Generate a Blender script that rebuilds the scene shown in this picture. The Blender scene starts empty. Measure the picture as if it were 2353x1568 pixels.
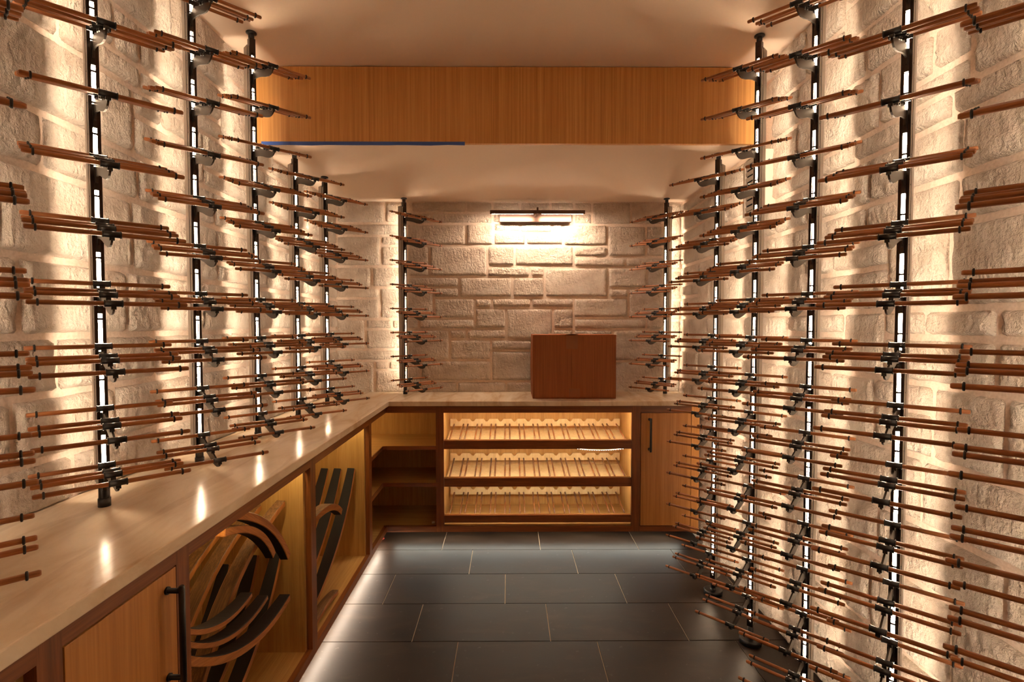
import bpy, math, random
from mathutils import Vector, Matrix, noise

random.seed(7)
SC = bpy.context.scene
COL = SC.collection
R = math.radians

# ------------------------------------------------------------------ camera
F_PX, PITCH, YAW, ROLL, CAM_H = 1181.27, 0.0333, 0.0059, 0.0006, 1.3976
W_PX, H_PX = 2353.0, 1568.0


def cam_axes():
    f = Vector((math.sin(YAW) * math.cos(PITCH), math.cos(YAW) * math.cos(PITCH), -math.sin(PITCH)))
    r0 = Vector((math.cos(YAW), -math.sin(YAW), 0.0))
    d0 = f.cross(r0)
    r = r0 * math.cos(ROLL) + d0 * math.sin(ROLL)
    d = -r0 * math.sin(ROLL) + d0 * math.cos(ROLL)
    return r, d, f


AX_R, AX_D, AX_F = cam_axes()
cam_data = bpy.data.cameras.new('camera')
cam_data.sensor_width = 36.0
cam_data.lens = 36.0 * F_PX / W_PX
cam_data.clip_start = 0.02
cam = bpy.data.objects.new('camera', cam_data)
COL.objects.link(cam)
m = Matrix((AX_R, -AX_D, -AX_F)).transposed().to_4x4()
m.translation = Vector((0, 0, CAM_H))
cam.matrix_world = m
SC.camera = cam

# ------------------------------------------------------------------ world and exposure
world = bpy.data.worlds.new('world')
SC.world = world
world.use_nodes = True
world.node_tree.nodes['Background'].inputs[0].default_value = (0.05, 0.035, 0.025, 1)
world.node_tree.nodes['Background'].inputs[1].default_value = 0.3
SC.view_settings.view_transform = 'Standard'
SC.view_settings.look = 'None'
SC.view_settings.gamma = 1.0
SC.view_settings.use_curve_mapping = False
SC.view_settings.exposure = 1.3
SC.cycles.use_denoising = True
SC.cycles.max_bounces = 10
SC.cycles.diffuse_bounces = 6
SC.cycles.sample_clamp_indirect = 6.0

# light strengths (emission of the strips the room has)
E_BACK = 24.0      # strip in the rear channel of each rack post
E_FRONT = 95.0      # strip behind the front slots of each rack post
E_PICTURE = 105.0   # picture light on the back wall
E_BAY = 18.0       # strips in the stave bays
E_SHELF = 27.0     # strips in the bottle display
E_TOE = 22.0       # strips below the cabinets


def px(x, y, axis, val):
    """photo pixel -> point on the plane axis = val"""
    d = ((x - W_PX / 2) * AX_R + (y - H_PX / 2) * AX_D) / F_PX + AX_F
    c = Vector((0, 0, CAM_H))
    t = (val - c[axis]) / d[axis]
    return c + d * t


# ------------------------------------------------------------------ room numbers
XL, XR, YB, YF = -1.225, 1.225, 3.645, -1.6
Z_UP, Z_LOW, Y_FASCIA = 2.615, 2.255, 2.475
ZC, ZC_UNDER = 0.915, 0.884
FACE_X, FACE_Y = -0.775, 3.22
EDGE_X, EDGE_Y = -0.75, 3.192


# ------------------------------------------------------------------ materials
def lin(c):
    return tuple((v / 255 / 12.92) if v / 255 <= 0.04045 else ((v / 255 + 0.055) / 1.055) ** 2.4 for v in c) + (1.0,)


def new_mat(name):
    mt = bpy.data.materials.new(name)
    mt.use_nodes = True
    nt = mt.node_tree
    b = nt.nodes['Principled BSDF']
    return mt, nt, b


def node(nt, typ, **kw):
    n = nt.nodes.new(typ)
    for k, v in kw.items():
        setattr(n, k, v)
    return n


def plain(name, col, rough=0.5, metal=0.0, spec=0.5):
    mt, nt, b = new_mat(name)
    b.inputs['Base Color'].default_value = lin(col)
    b.inputs['Roughness'].default_value = rough
    b.inputs['Metallic'].default_value = metal
    b.inputs['Specular IOR Level'].default_value = spec
    return mt


def emit(name, col, strength):
    mt, nt, b = new_mat(name)
    nt.nodes.remove(b)
    e = node(nt, 'ShaderNodeEmission')
    e.inputs[0].default_value = (*col, 1)
    e.inputs[1].default_value = strength
    nt.links.new(e.outputs[0], nt.nodes['Material Output'].inputs[0])
    return mt


def ramp(nt, stops):
    r = node(nt, 'ShaderNodeValToRGB')
    el = r.color_ramp.elements
    while len(el) < len(stops):
        el.new(0.5)
    for e, (p, c) in zip(el, stops):
        e.position = p
        e.color = lin(c) if max(c) > 1.001 else (*c, 1)
    return r


def wood(name, dark, mid, light, axis, scale=34.0, stretch=0.035, rough=0.42, contrast=1.0, vary=0.0, bump=0.05):
    """straight-grained timber; the grain runs along the given object axis"""
    mt, nt, b = new_mat(name)
    tc = node(nt, 'ShaderNodeTexCoord')
    mp = node(nt, 'ShaderNodeMapping')
    s = [scale] * 3
    s[axis] = scale * stretch
    mp.inputs['Scale'].default_value = s
    nt.links.new(tc.outputs['Object'], mp.inputs[0])
    oi = node(nt, 'ShaderNodeObjectInfo')
    add = node(nt, 'ShaderNodeVectorMath', operation='ADD')
    mul = node(nt, 'ShaderNodeMath', operation='MULTIPLY')
    mul.inputs[1].default_value = 57.0
    nt.links.new(oi.outputs['Random'], mul.inputs[0])
    nt.links.new(mp.outputs[0], add.inputs[0])
    nt.links.new(mul.outputs[0], add.inputs[1])
    n1 = node(nt, 'ShaderNodeTexNoise')
    n1.inputs['Scale'].default_value = 1.0
    n1.inputs['Detail'].default_value = 5.0
    n1.inputs['Roughness'].default_value = 0.62
    n1.inputs['Distortion'].default_value = 0.25
    nt.links.new(add.outputs[0], n1.inputs['Vector'])
    n2 = node(nt, 'ShaderNodeTexNoise')
    n2.inputs['Scale'].default_value = 5.5
    n2.inputs['Detail'].default_value = 2.0
    nt.links.new(add.outputs[0], n2.inputs['Vector'])
    mx = node(nt, 'ShaderNodeMix', data_type='FLOAT')
    mx.inputs['Factor'].default_value = 0.35
    nt.links.new(n1.outputs['Fac'], mx.inputs['A'])
    nt.links.new(n2.outputs['Fac'], mx.inputs['B'])
    d = 0.2 / contrast
    r = ramp(nt, [(0.5 - d, dark), (0.5, mid), (0.5 + d, light)])
    nt.links.new(mx.outputs['Result'], r.inputs[0])
    out = r.outputs[0]
    if vary > 0:
        hs = node(nt, 'ShaderNodeHueSaturation')
        mr = node(nt, 'ShaderNodeMapRange')
        mr.inputs['To Min'].default_value = 1 - vary
        mr.inputs['To Max'].default_value = 1 + vary
        nt.links.new(oi.outputs['Random'], mr.inputs['Value'])
        nt.links.new(mr.outputs[0], hs.inputs['Value'])
        nt.links.new(out, hs.inputs['Color'])
        out = hs.outputs[0]
    nt.links.new(out, b.inputs['Base Color'])
    b.inputs['Roughness'].default_value = rough
    if bump:
        bp = node(nt, 'ShaderNodeBump')
        bp.inputs['Strength'].default_value = bump
        bp.inputs['Distance'].default_value = 0.002
        nt.links.new(mx.outputs['Result'], bp.inputs['Height'])
        nt.links.new(bp.outputs[0], b.inputs['Normal'])
    return mt


def stone_mat():
    mt, nt, b = new_mat('limestone')
    tc = node(nt, 'ShaderNodeTexCoord')
    oi = node(nt, 'ShaderNodeObjectInfo')
    co = tc.outputs['Object']
    big = node(nt, 'ShaderNodeTexNoise')
    big.inputs['Scale'].default_value = 7.0
    big.inputs['Detail'].default_value = 4.0
    nt.links.new(co, big.inputs['Vector'])
    r = ramp(nt, [(0.3, (208, 186, 165)), (0.5, (230, 212, 193)), (0.72, (242, 228, 211))])
    nt.links.new(big.outputs['Fac'], r.inputs[0])
    hs = node(nt, 'ShaderNodeHueSaturation')
    mr = node(nt, 'ShaderNodeMapRange')
    mr.inputs['To Min'].default_value = 0.9
    mr.inputs['To Max'].default_value = 1.06
    nt.links.new(oi.outputs['Random'], mr.inputs['Value'])
    nt.links.new(mr.outputs[0], hs.inputs['Value'])
    nt.links.new(r.outputs[0], hs.inputs['Color'])
    nt.links.new(hs.outputs[0], b.inputs['Base Color'])
    b.inputs['Roughness'].default_value = 0.9
    b.inputs['Specular IOR Level'].default_value = 0.2
    f = node(nt, 'ShaderNodeTexNoise')
    f.inputs['Scale'].default_value = 75.0
    f.inputs['Detail'].default_value = 5.0
    f.inputs['Roughness'].default_value = 0.65
    nt.links.new(co, f.inputs['Vector'])
    mp = node(nt, 'ShaderNodeMapping')
    mp.inputs['Rotation'].default_value = (R(25), R(25), R(10))
    mp.inputs['Scale'].default_value = (60, 60, 22)
    nt.links.new(co, mp.inputs[0])
    f2 = node(nt, 'ShaderNodeTexNoise')
    f2.inputs['Scale'].default_value = 1.0
    f2.inputs['Detail'].default_value = 4.0
    nt.links.new(mp.outputs[0], f2.inputs['Vector'])
    ad = node(nt, 'ShaderNodeMath', operation='ADD')
    nt.links.new(f.outputs['Fac'], ad.inputs[0])
    nt.links.new(f2.outputs['Fac'], ad.inputs[1])
    bp = node(nt, 'ShaderNodeBump')
    bp.inputs['Strength'].default_value = 1.0
    bp.inputs['Distance'].default_value = 0.022
    nt.links.new(ad.outputs[0], bp.inputs['Height'])
    nt.links.new(bp.outputs[0], b.inputs['Normal'])
    return mt


def mortar_mat():
    mt, nt, b = new_mat('mortar')
    tc = node(nt, 'ShaderNodeTexCoord')
    n = node(nt, 'ShaderNodeTexNoise')
    n.inputs['Scale'].default_value = 120.0
    n.inputs['Detail'].default_value = 3.0
    nt.links.new(tc.outputs['Object'], n.inputs['Vector'])
    r = ramp(nt, [(0.3, (214, 192, 172)), (0.7, (232, 212, 194))])
    nt.links.new(n.outputs['Fac'], r.inputs[0])
    nt.links.new(r.outputs[0], b.inputs['Base Color'])
    bp = node(nt, 'ShaderNodeBump')
    bp.inputs['Strength'].default_value = 0.25
    bp.inputs['Distance'].default_value = 0.003
    nt.links.new(n.outputs['Fac'], bp.inputs['Height'])
    nt.links.new(bp.outputs[0], b.inputs['Normal'])
    b.inputs['Roughness'].default_value = 0.95
    return mt


def marble_mat():
    mt, nt, b = new_mat('taj_quartzite')
    tc = node(nt, 'ShaderNodeTexCoord')
    mp = node(nt, 'ShaderNodeMapping')
    mp.inputs['Rotation'].default_value = (0, 0, R(38))
    mp.inputs['Scale'].default_value = (5.0, 1.3, 3.0)
    nt.links.new(tc.outputs['Object'], mp.inputs[0])
    n = node(nt, 'ShaderNodeTexNoise')
    n.inputs['Scale'].default_value = 1.6
    n.inputs['Detail'].default_value = 8.0
    n.inputs['Roughness'].default_value = 0.62
    n.inputs['Distortion'].default_value = 0.9
    nt.links.new(mp.outputs[0], n.inputs['Vector'])
    r = ramp(nt, [(0.3, (200, 170, 134)), (0.44, (222, 200, 170)), (0.58, (232, 214, 188)), (0.74, (240, 226, 204))])
    nt.links.new(n.outputs['Fac'], r.inputs[0])
    w = node(nt, 'ShaderNodeTexWave', wave_type='BANDS', bands_direction='DIAGONAL')
    w.inputs['Scale'].default_value = 0.6
    w.inputs['Distortion'].default_value = 9.0
    w.inputs['Detail'].default_value = 4.0
    w.inputs['Detail Scale'].default_value = 1.4
    nt.links.new(mp.outputs[0], w.inputs['Vector'])
    rv = ramp(nt, [(0.0, (1, 1, 1)), (0.035, (1, 1, 1)), (0.09, (0, 0, 0))])
    nt.links.new(w.outputs['Fac'], rv.inputs[0])
    vm = node(nt, 'ShaderNodeMath', operation='MULTIPLY')
    vm.inputs[1].default_value = 0.14
    nt.links.new(rv.outputs[0], vm.inputs[0])
    mx = node(nt, 'ShaderNodeMix', data_type='RGBA')
    nt.links.new(vm.outputs[0], mx.inputs['Factor'])
    nt.links.new(r.outputs[0], mx.inputs['A'])
    mx.inputs['B'].default_value = lin((150, 104, 66))
    nt.links.new(mx.outputs['Result'], b.inputs['Base Color'])
    b.inputs['Roughness'].default_value = 0.2
    b.inputs['Specular IOR Level'].default_value = 0.11
    return mt


def tile_mat():
    mt, nt, b = new_mat('black_slate_tile')
    tc = node(nt, 'ShaderNodeTexCoord')
    oi = node(nt, 'ShaderNodeObjectInfo')
    mp = node(nt, 'ShaderNodeMapping')
    mp.inputs['Scale'].default_value = (3.0, 9.0, 3.0)
    nt.links.new(tc.outputs['Object'], mp.inputs[0])
    add = node(nt, 'ShaderNodeVectorMath', operation='ADD')
    mul = node(nt, 'ShaderNodeMath', operation='MULTIPLY')
    mul.inputs[1].default_value = 31.0
    nt.links.new(oi.outputs['Random'], mul.inputs[0])
    nt.links.new(mp.outputs[0], add.inputs[0])
    nt.links.new(mul.outputs[0], add.inputs[1])
    n = node(nt, 'ShaderNodeTexNoise')
    n.inputs['Scale'].default_value = 1.0
    n.inputs['Detail'].default_value = 7.0
    n.inputs['Roughness'].default_value = 0.6
    n.inputs['Distortion'].default_value = 0.5
    nt.links.new(add.outputs[0], n.inputs['Vector'])
    r = ramp(nt, [(0.3, (31, 21, 15)), (0.55, (43, 31, 23)), (0.8, (64, 51, 41))])
    nt.links.new(n.outputs['Fac'], r.inputs[0])
    d = node(nt, 'ShaderNodeTexNoise')
    d.inputs['Scale'].default_value = 40.0
    d.inputs['Detail'].default_value = 6.0
    nt.links.new(tc.outputs['Object'], d.inputs['Vector'])
    rd = ramp(nt, [(0.66, (0, 0, 0)), (0.8, (1, 1, 1))])
    nt.links.new(d.outputs['Fac'], rd.inputs[0])
    dm = node(nt, 'ShaderNodeMath', operation='MULTIPLY')
    dm.inputs[1].default_value = 0.3
    nt.links.new(rd.outputs[0], dm.inputs[0])
    mx = node(nt, 'ShaderNodeMix', data_type='RGBA')
    nt.links.new(dm.outputs[0], mx.inputs['Factor'])
    nt.links.new(r.outputs[0], mx.inputs['A'])
    mx.inputs['B'].default_value = lin((130, 122, 114))
    nt.links.new(mx.outputs['Result'], b.inputs['Base Color'])
    rr = node(nt, 'ShaderNodeMapRange')
    rr.inputs['To Min'].default_value = 0.34
    rr.inputs['To Max'].default_value = 0.58
    nt.links.new(n.outputs['Fac'], rr.inputs['Value'])
    nt.links.new(rr.outputs[0], b.inputs['Roughness'])
    b.inputs['Specular IOR Level'].default_value = 0.32
    bp = node(nt, 'ShaderNodeBump')
    bp.inputs['Strength'].default_value = 0.15
    bp.inputs['Distance'].default_value = 0.002
    nt.links.new(n.outputs['Fac'], bp.inputs['Height'])
    nt.links.new(bp.outputs[0], b.inputs['Normal'])
    return mt


def cardboard_mat():
    mt, nt, b = new_mat('cardboard')
    tc = node(nt, 'ShaderNodeTexCoord')
    mp = node(nt, 'ShaderNodeMapping')
    mp.inputs['Scale'].default_value = (140, 140, 3)
    nt.links.new(tc.outputs['Object'], mp.inputs[0])
    n = node(nt, 'ShaderNodeTexNoise')
    n.inputs['Scale'].default_value = 1.0
    n.inputs['Detail'].default_value = 2.0
    nt.links.new(mp.outputs[0], n.inputs['Vector'])
    r = ramp(nt, [(0.3, (138, 76, 38)), (0.7, (156, 90, 48))])
    nt.links.new(n.outputs['Fac'], r.inputs[0])
    nt.links.new(r.outputs[0], b.inputs['Base Color'])
    b.inputs['Roughness'].default_value = 0.75
    return mt


def plaster_mat():
    mt, nt, b = new_mat('ceiling_paint')
    b.inputs['Base Color'].default_value = lin((238, 218, 196))
    b.inputs['Roughness'].default_value = 0.7
    tc = node(nt, 'ShaderNodeTexCoord')
    n = node(nt, 'ShaderNodeTexNoise')
    n.inputs['Scale'].default_value = 5.0
    n.inputs['Detail'].default_value = 3.0
    nt.links.new(tc.outputs['Object'], n.inputs['Vector'])
    bp = node(nt, 'ShaderNodeBump')
    bp.inputs['Strength'].default_value = 0.1
    bp.inputs['Distance'].default_value = 0.01
    nt.links.new(n.outputs['Fac'], bp.inputs['Height'])
    nt.links.new(bp.outputs[0], b.inputs['Normal'])
    return mt


M = {}
M['stone'] = stone_mat()
M['mortar'] = mortar_mat()
M['marble'] = marble_mat()
M['tile'] = tile_mat()
M['grout'] = plain('grout', (205, 184, 156), 0.9)
M['ceiling'] = plaster_mat()
M['cardboard'] = cardboard_mat()
M['tape'] = plain('packing_tape', (140, 84, 48), 0.3)
# timber: axis 0 = x, 1 = y, 2 = z grain
oak = ((156, 98, 42), (186, 124, 60), (206, 146, 78))
frm = ((92, 48, 20), (124, 68, 30), (150, 88, 42))
inner = ((166, 122, 66), (190, 146, 84), (206, 164, 102))
M['fascia'] = wood('oak_fascia', (176, 118, 58), (208, 150, 82), (226, 174, 106), 2, scale=110, stretch=0.008, rough=0.45)
M['door'] = wood('oak_door', *oak, 2, scale=34, stretch=0.02, rough=0.4)
for i, a in enumerate('xyz'):
    M['frame_' + a] = wood('frame_timber_' + a, *frm, i, scale=46, stretch=0.04, rough=0.38)
    M['inner_' + a] = wood('inner_timber_' + a, *inner, i, scale=50, stretch=0.03, rough=0.45)
M['dowel'] = wood('dowel_timber', (118, 66, 33), (158, 97, 54), (192, 132, 80), 1, scale=160, stretch=0.05, rough=0.4, vary=0.14, bump=0.02)
M['pin'] = wood('shelf_pin_timber', (84, 44, 18), (126, 74, 34), (168, 112, 60), 1, scale=120, stretch=0.05, rough=0.4, vary=0.22, bump=0.0)
M['board'] = wood('pale_board', (204, 172, 120), (220, 192, 144), (232, 208, 164), 2, scale=50, stretch=.03, rough=.5)
M['stave_out'] = wood('weathered_oak', (56, 35, 16), (98, 64, 32), (142, 100, 54), 0, scale=150, stretch=0.03, rough=0.6, vary=0.1, bump=0.3)
M['stave_edge'] = wood('cut_oak', (120, 66, 26), (168, 102, 46), (196, 130, 66), 0, scale=70, stretch=0.05, rough=0.5, vary=0.12, bump=0.1)
M['char'] = plain('charred_oak', (26, 17, 12), 0.75)
M['black'] = plain('black_metal', (16, 15, 15), 0.32, 0.0, 0.6)
M['rubber'] = plain('black_rubber', (18, 17, 16), 0.5)
M['bronze'] = plain('dark_anodised_metal', (56, 46, 40), 0.26, 0.75, 0.6)
M['fin'] = plain('lit_grey_metal', (150, 138, 126), 0.38, 0.55)  # satin grey, paler than the bronze: reflected wall light is put into the colour
M['arm'] = plain('gunmetal', (70, 64, 58), 0.34, 0.8)
M['nickel'] = plain('bronze_lamp_metal', (96, 74, 64), 0.35, 0.85)
M['vent'] = plain('vent_paint', (205, 190, 172), 0.5)
M['dark'] = plain('painted_shade', (10, 8, 7), 0.8)  # near-black colour standing in for shade below cabinets and behind vent slots
M['bluetape'] = plain('blue_masking_tape', (62, 96, 176), 0.7)
WARM = (1.0, 0.80, 0.59)
M['led_back'] = emit('led_rear', WARM, E_BACK)
M['led_front'] = emit('led_front', (1.0, 0.74, 0.48), E_FRONT)
M['led_picture'] = emit('led_picture', (1.0, 0.76, 0.56), E_PICTURE)
M['led_bay'] = emit('led_bay', (1.0, 0.86, 0.48), E_BAY)
M['led_shelf'] = emit('led_shelf', (1.0, 0.91, 0.70), E_SHELF)
M['led_toe'] = emit('led_toe', (0.94, 0.95, 0.84), E_TOE * 0.75)
M['led_toe_warm'] = emit('led_toe_warm', (1.0, 0.86, 0.70), E_TOE * 1.7)
M['led_dot'] = emit('led_dot', (1.0, 0.95, 0.85), 4.0)


# ------------------------------------------------------------------ mesh builder
class MB:
    def __init__(self):
        self.v, self.f, self.mi, self.sm = [], [], [], []

    def face(self, idx, mi=0, smooth=False):
        self.f.append(tuple(idx)); self.mi.append(mi); self.sm.append(smooth)

    def box(self, x0, x1, y0, y1, z0, z1, mi=0):
        n = len(self.v)
        self.v += [(x, y, z) for z in (z0, z1) for y in (y0, y1) for x in (x0, x1)]
        for q in ((0, 2, 3, 1), (4, 5, 7, 6), (0, 1, 5, 4), (2, 6, 7, 3), (0, 4, 6, 2), (1, 3, 7, 5)):
            self.face([n + i for i in q], mi)
        return self

    def prism(self, poly, axis, a, b, mi=0, smooth=False):
        """poly: (p,q) pairs in the two other axes (cyclic order x,y,z), extruded a..b along axis"""
        n = len(self.v); k = len(poly)
        for t in (a, b):
            for p, q in poly:
                c = [0, 0, 0]
                c[axis] = t; c[(axis + 1) % 3] = p; c[(axis + 2) % 3] = q
                self.v.append(tuple(c))
        self.face([n + i for i in range(k)][::-1], mi)
        self.face([n + k + i for i in range(k)], mi)
        for i in range(k):
            j = (i + 1) % k
            self.face((n + i, n + j, n + k + j, n + k + i), mi, smooth)
        return self

    def lathe(self, prof, p0, axis, seg=16, mi=0):
        """prof: (t, r) along axis from p0"""
        n = len(self.v); a = Vector(axis).normalized()
        u = a.orthogonal().normalized(); w = a.cross(u)
        p0 = Vector(p0)
        for t, r in prof:
            for i in range(seg):
                an = 2 * math.pi * i / seg
                self.v.append(tuple(p0 + a * t + (u * math.cos(an) + w * math.sin(an)) * r))
        for j in range(len(prof) - 1):
            flat = abs(prof[j][0] - prof[j + 1][0]) < 1e-6
            for i in range(seg):
                k = (i + 1) % seg
                self.face((n + j * seg + i, n + j * seg + k, n + (j + 1) * seg + k, n + (j + 1) * seg + i), mi, not flat)
        self.face([n + i for i in range(seg)][::-1], mi)
        self.face([n + (len(prof) - 1) * seg + i for i in range(seg)], mi)
        return self

    def tube(self, p0, p1, r, seg=12, mi=0):
        d = Vector(p1) - Vector(p0)
        return self.lathe([(0, r), (d.length, r)], p0, d, seg, mi)

    def mesh(self, name, mats):
        me = bpy.data.meshes.new(name)
        me.from_pydata(self.v, [], self.f)
        for mt in (mats if isinstance(mats, (list, tuple)) else [mats]):
            me.materials.append(mt)
        me.polygons.foreach_set('material_index', self.mi)
        me.polygons.foreach_set('use_smooth', self.sm)
        me.update()
        return me

    def build(self, name, mats, parent=None, loc=(0, 0, 0), bevel=0.0):
        return place(name, self.mesh(name, mats), parent, loc, bevel)


def place(name, me, parent=None, loc=(0, 0, 0), bevel=0.0):
    o = bpy.data.objects.new(name, me)
    COL.objects.link(o)
    o.location = loc
    if parent is not None:
        o.parent = parent
    if bevel:
        bv = o.modifiers.new('bevel', 'BEVEL')
        bv.width = bevel; bv.segments = 2; bv.limit_method = 'ANGLE'
    return o


def tag(o, label=None, cat=None, group=None, kind=None):
    if label: o['label'] = label
    if cat: o['category'] = cat
    if group: o['group'] = group
    if kind: o['kind'] = kind
    return o


def thing(name, label, cat, loc=(0, 0, 0), rz=0.0, group=None):
    o = bpy.data.objects.new(name, None)
    COL.objects.link(o)
    o.empty_display_size = 0.1
    o.location = loc; o.rotation_euler = (0, 0, rz)
    return tag(o, label, cat, group)


def wbox(name, mat, parent, x0, x1, y0, y1, z0, z1, bevel=0.0):
    """box in world coordinates under a parent that is only translated; the origin sits at the box centre"""
    c = Vector(((x0 + x1) / 2, (y0 + y1) / 2, (z0 + z1) / 2))
    off = parent.location if parent is not None else Vector((0, 0, 0))
    if parent is not None and parent.parent is not None:
        off = off + parent.parent.location
    b = MB().box(x0 - c.x, x1 - c.x, y0 - c.y, y1 - c.y, z0 - c.z, z1 - c.z)
    return b.build(name, mat, parent, c - off, bevel)


# ------------------------------------------------------------------ setting: floor with tiles
floor = tag(MB().box(XL - .1, XR + .1, YF, YB + .1, -0.12, -0.004).build('floor', M['grout']), kind='structure')
TW, TD, TX0, TY0 = 0.612, 0.306, -0.4291, 3.1372
for row in range(-2, 13):
    y1, y0 = TY0 - (row) * TD, TY0 - (row + 1) * TD
    # row 0 lies just in front of joint 0; its joints sit a third of a tile along
    off = ((row + 1) % 3) / 3.0 * TW + (0.011 if row == -1 else 0.0)
    x = TX0 + off
    while x > XL:
        x -= TW
    while x < XR:
        a, b = max(x, XL), min(x + TW, XR)
        ya, yb = y0, min(y1, YB)
        if b - a > 0.02 and yb - ya > 0.02:
            g = 0.0021
            place('tile', MB().box(-(b - a) / 2 + g, (b - a) / 2 - g, -(yb - ya) / 2 + g, (yb - ya) / 2 - g, -0.01, 0.0).mesh('tile', M['tile']),
                  floor, ((a + b) / 2, (ya + yb) / 2, 0.0))
        x += TW

# ------------------------------------------------------------------ setting: ceiling, soffit, fascia
ceiling = tag(MB().box(XL - .1, XR + .1, YF, YB + .1, Z_UP, Z_UP + .1).build('ceiling', M['ceiling']), kind='structure')
soff = MB().box(XL - .02, XR + .02, Y_FASCIA + .012, YB + .05, Z_LOW, Z_UP + .02).build('soffit', M['ceiling'], ceiling)
fas = tag(MB().box(XL + .005, XR - .005, Y_FASCIA - .006, Y_FASCIA + .014, Z_LOW - .002, Z_UP - .004).build('trim_1', M['fascia']), kind='structure')
a = px(600, 333, 1, Y_FASCIA - .009); b = px(1068, 333, 1, Y_FASCIA - .009)
mb = MB()
ztp = Z_LOW + .006
N = 24
for i in range(N):
    xa = a.x + (b.x - a.x) * i / N; xb = a.x + (b.x - a.x) * (i + 1) / N
    h0 = 0.017 + 0.004 * noise.noise(Vector((xa * 9, 0, 0))); h1 = 0.017 + 0.004 * noise.noise(Vector((xb * 9, 0, 0)))
    n = len(mb.v)
    yy = Y_FASCIA - .0075
    mb.v += [(xa, yy, ztp), (xb, yy, ztp), (xb, yy - .001, ztp - h1), (xa, yy - .001, ztp - h0),
             (xa, yy + .001, ztp), (xb, yy + .001, ztp), (xb, yy + .0005, ztp - h1), (xa, yy + .0005, ztp - h0)]
    mb.face((n, n + 1, n + 2, n + 3)); mb.face((n + 4, n + 7, n + 6, n + 5)); mb.face((n + 3, n + 2, n + 6, n + 7))
tag(mb.build('masking_tape', M['bluetape']), 'strip of blue masking tape along the lower edge of the oak fascia', 'tape')


# ------------------------------------------------------------------ setting: stone walls
def stone_mesh(w, h, rough, seed, proud=0.016):
    """split-face ashlar block, w x h, facing +y(local -> outward), origin at its centre on the bedding plane"""
    nx = max(5, min(48, int(w / 0.011))); ny = max(5, min(30, int(h / 0.011)))
    sv = Vector((seed * 3.17, seed * 1.71, seed * 0.37))
    verts, faces = [], []
    tilt = (random.uniform(-.003, .003), random.uniform(-.003, .003))
    base = proud * (1 + random.uniform(-.2, .25))
    er = 0.007
    for j in range(ny + 1):
        for i in range(nx + 1):
            u, t = i / nx, j / ny
            x, z = (u - .5) * w, (t - .5) * h
            p = Vector((x, z, 0)) * 9 + sv
            d = noise.noise(p * 0.8) * 0.12
            d += 0.22 * abs(noise.noise(p * 2.0 + Vector((5, 3, 1))))
            d += 0.42 * noise.noise(p * 4.2) + 0.55 * noise.noise(p * 9.0)
            e = min(u * w, (1 - u) * w, t * h, (1 - t) * h)
            k = min(1.0, e / er)
            edge = math.sqrt(max(0.0, 1 - (1 - k) ** 2))
            y = (base + rough * d + tilt[0] * (u - .5) + tilt[1] * (t - .5)) * edge - 0.006 * (1 - edge)
            jx = 0.004 * noise.noise(Vector((t * h * 14, seed, 0))) if i in (0, nx) else 0
            jz = 0.004 * noise.noise(Vector((u * w * 14, seed, 9))) if j in (0, ny) else 0
            verts.append((x + jx, y, z + jz))
    for j in range(ny):
        for i in range(nx):
            q = j * (nx + 1) + i
            faces.append((q, q + nx + 1, q + nx + 2, q + 1))
    me = bpy.data.meshes.new('stone')
    me.from_pydata(verts, [], faces)
    me.materials.append(M['stone'])
    me.polygons.foreach_set('use_smooth', [True] * len(faces))
    me.update()
    return me


SEED = [1]


def add_stone(wall, cx, cy, z0, z1, w, rz, joint=0.0065, rough=None, proud=0.016):
    SEED[0] += 1
    rg = rough if rough is not None else random.choice((0.006, 0.009, 0.012))
    me = stone_mesh(w - 2 * joint, z1 - z0 - 2 * joint, rg, SEED[0], proud)
    o = place('stone', me, wall, (cx, cy, (z0 + z1) / 2))
    o.rotation_euler = (0, 0, rz)
    return o


def side_wall(name, x, sgn, bands, fixed, y0, y1):
    wall = tag(MB().box(min(x, x - sgn * .12), max(x, x - sgn * .12), YF, YB + .1, 0, Z_UP).build(name, M['mortar']), kind='structure')
    rz = R(-90) if sgn > 0 else R(90)
    for bi in range(len(bands) - 1):
        za, zb = bands[bi], bands[bi + 1]
        cuts = [c for c in fixed.get(bi, [])]
        ys = [y0 + random.uniform(0, .12)]
        while ys[-1] < y1:
            step = random.uniform(.2, .48)
            nxt = ys[-1] + step
            near = [c for c in cuts if ys[-1] + .07 < c < nxt + .16]
            ys.append(near[0] if near else nxt)
        ys = [y0] + [c for c in ys[1:] if c < y1 - .06] + [y1]
        for ya, yb in zip(ys, ys[1:]):
            w = yb - ya
            ztop = min(zb, (Z_LOW if (ya + yb) / 2 > Y_FASCIA + .05 else Z_UP) - .002)
            if ztop - za < .03:
                continue
            if zb - za > .19 and w > .22 and random.random() < .33 and ztop == zb:
                zm = za + (zb - za) * random.choice((.36, .62))
                add_stone(wall, x, (ya + yb) / 2, za, zm, w, rz)
                if random.random() < .5:
                    ym = ya + w * random.uniform(.35, .65)
                    add_stone(wall, x, (ya + ym) / 2, zm, ztop, ym - ya, rz)
                    add_stone(wall, x, (ym + yb) / 2, zm, ztop, yb - ym, rz)
                else:
                    add_stone(wall, x, (ya + yb) / 2, zm, ztop, w, rz)
            else:
                add_stone(wall, x, (ya + yb) / 2, za, ztop, w, rz)
    return wall


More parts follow.
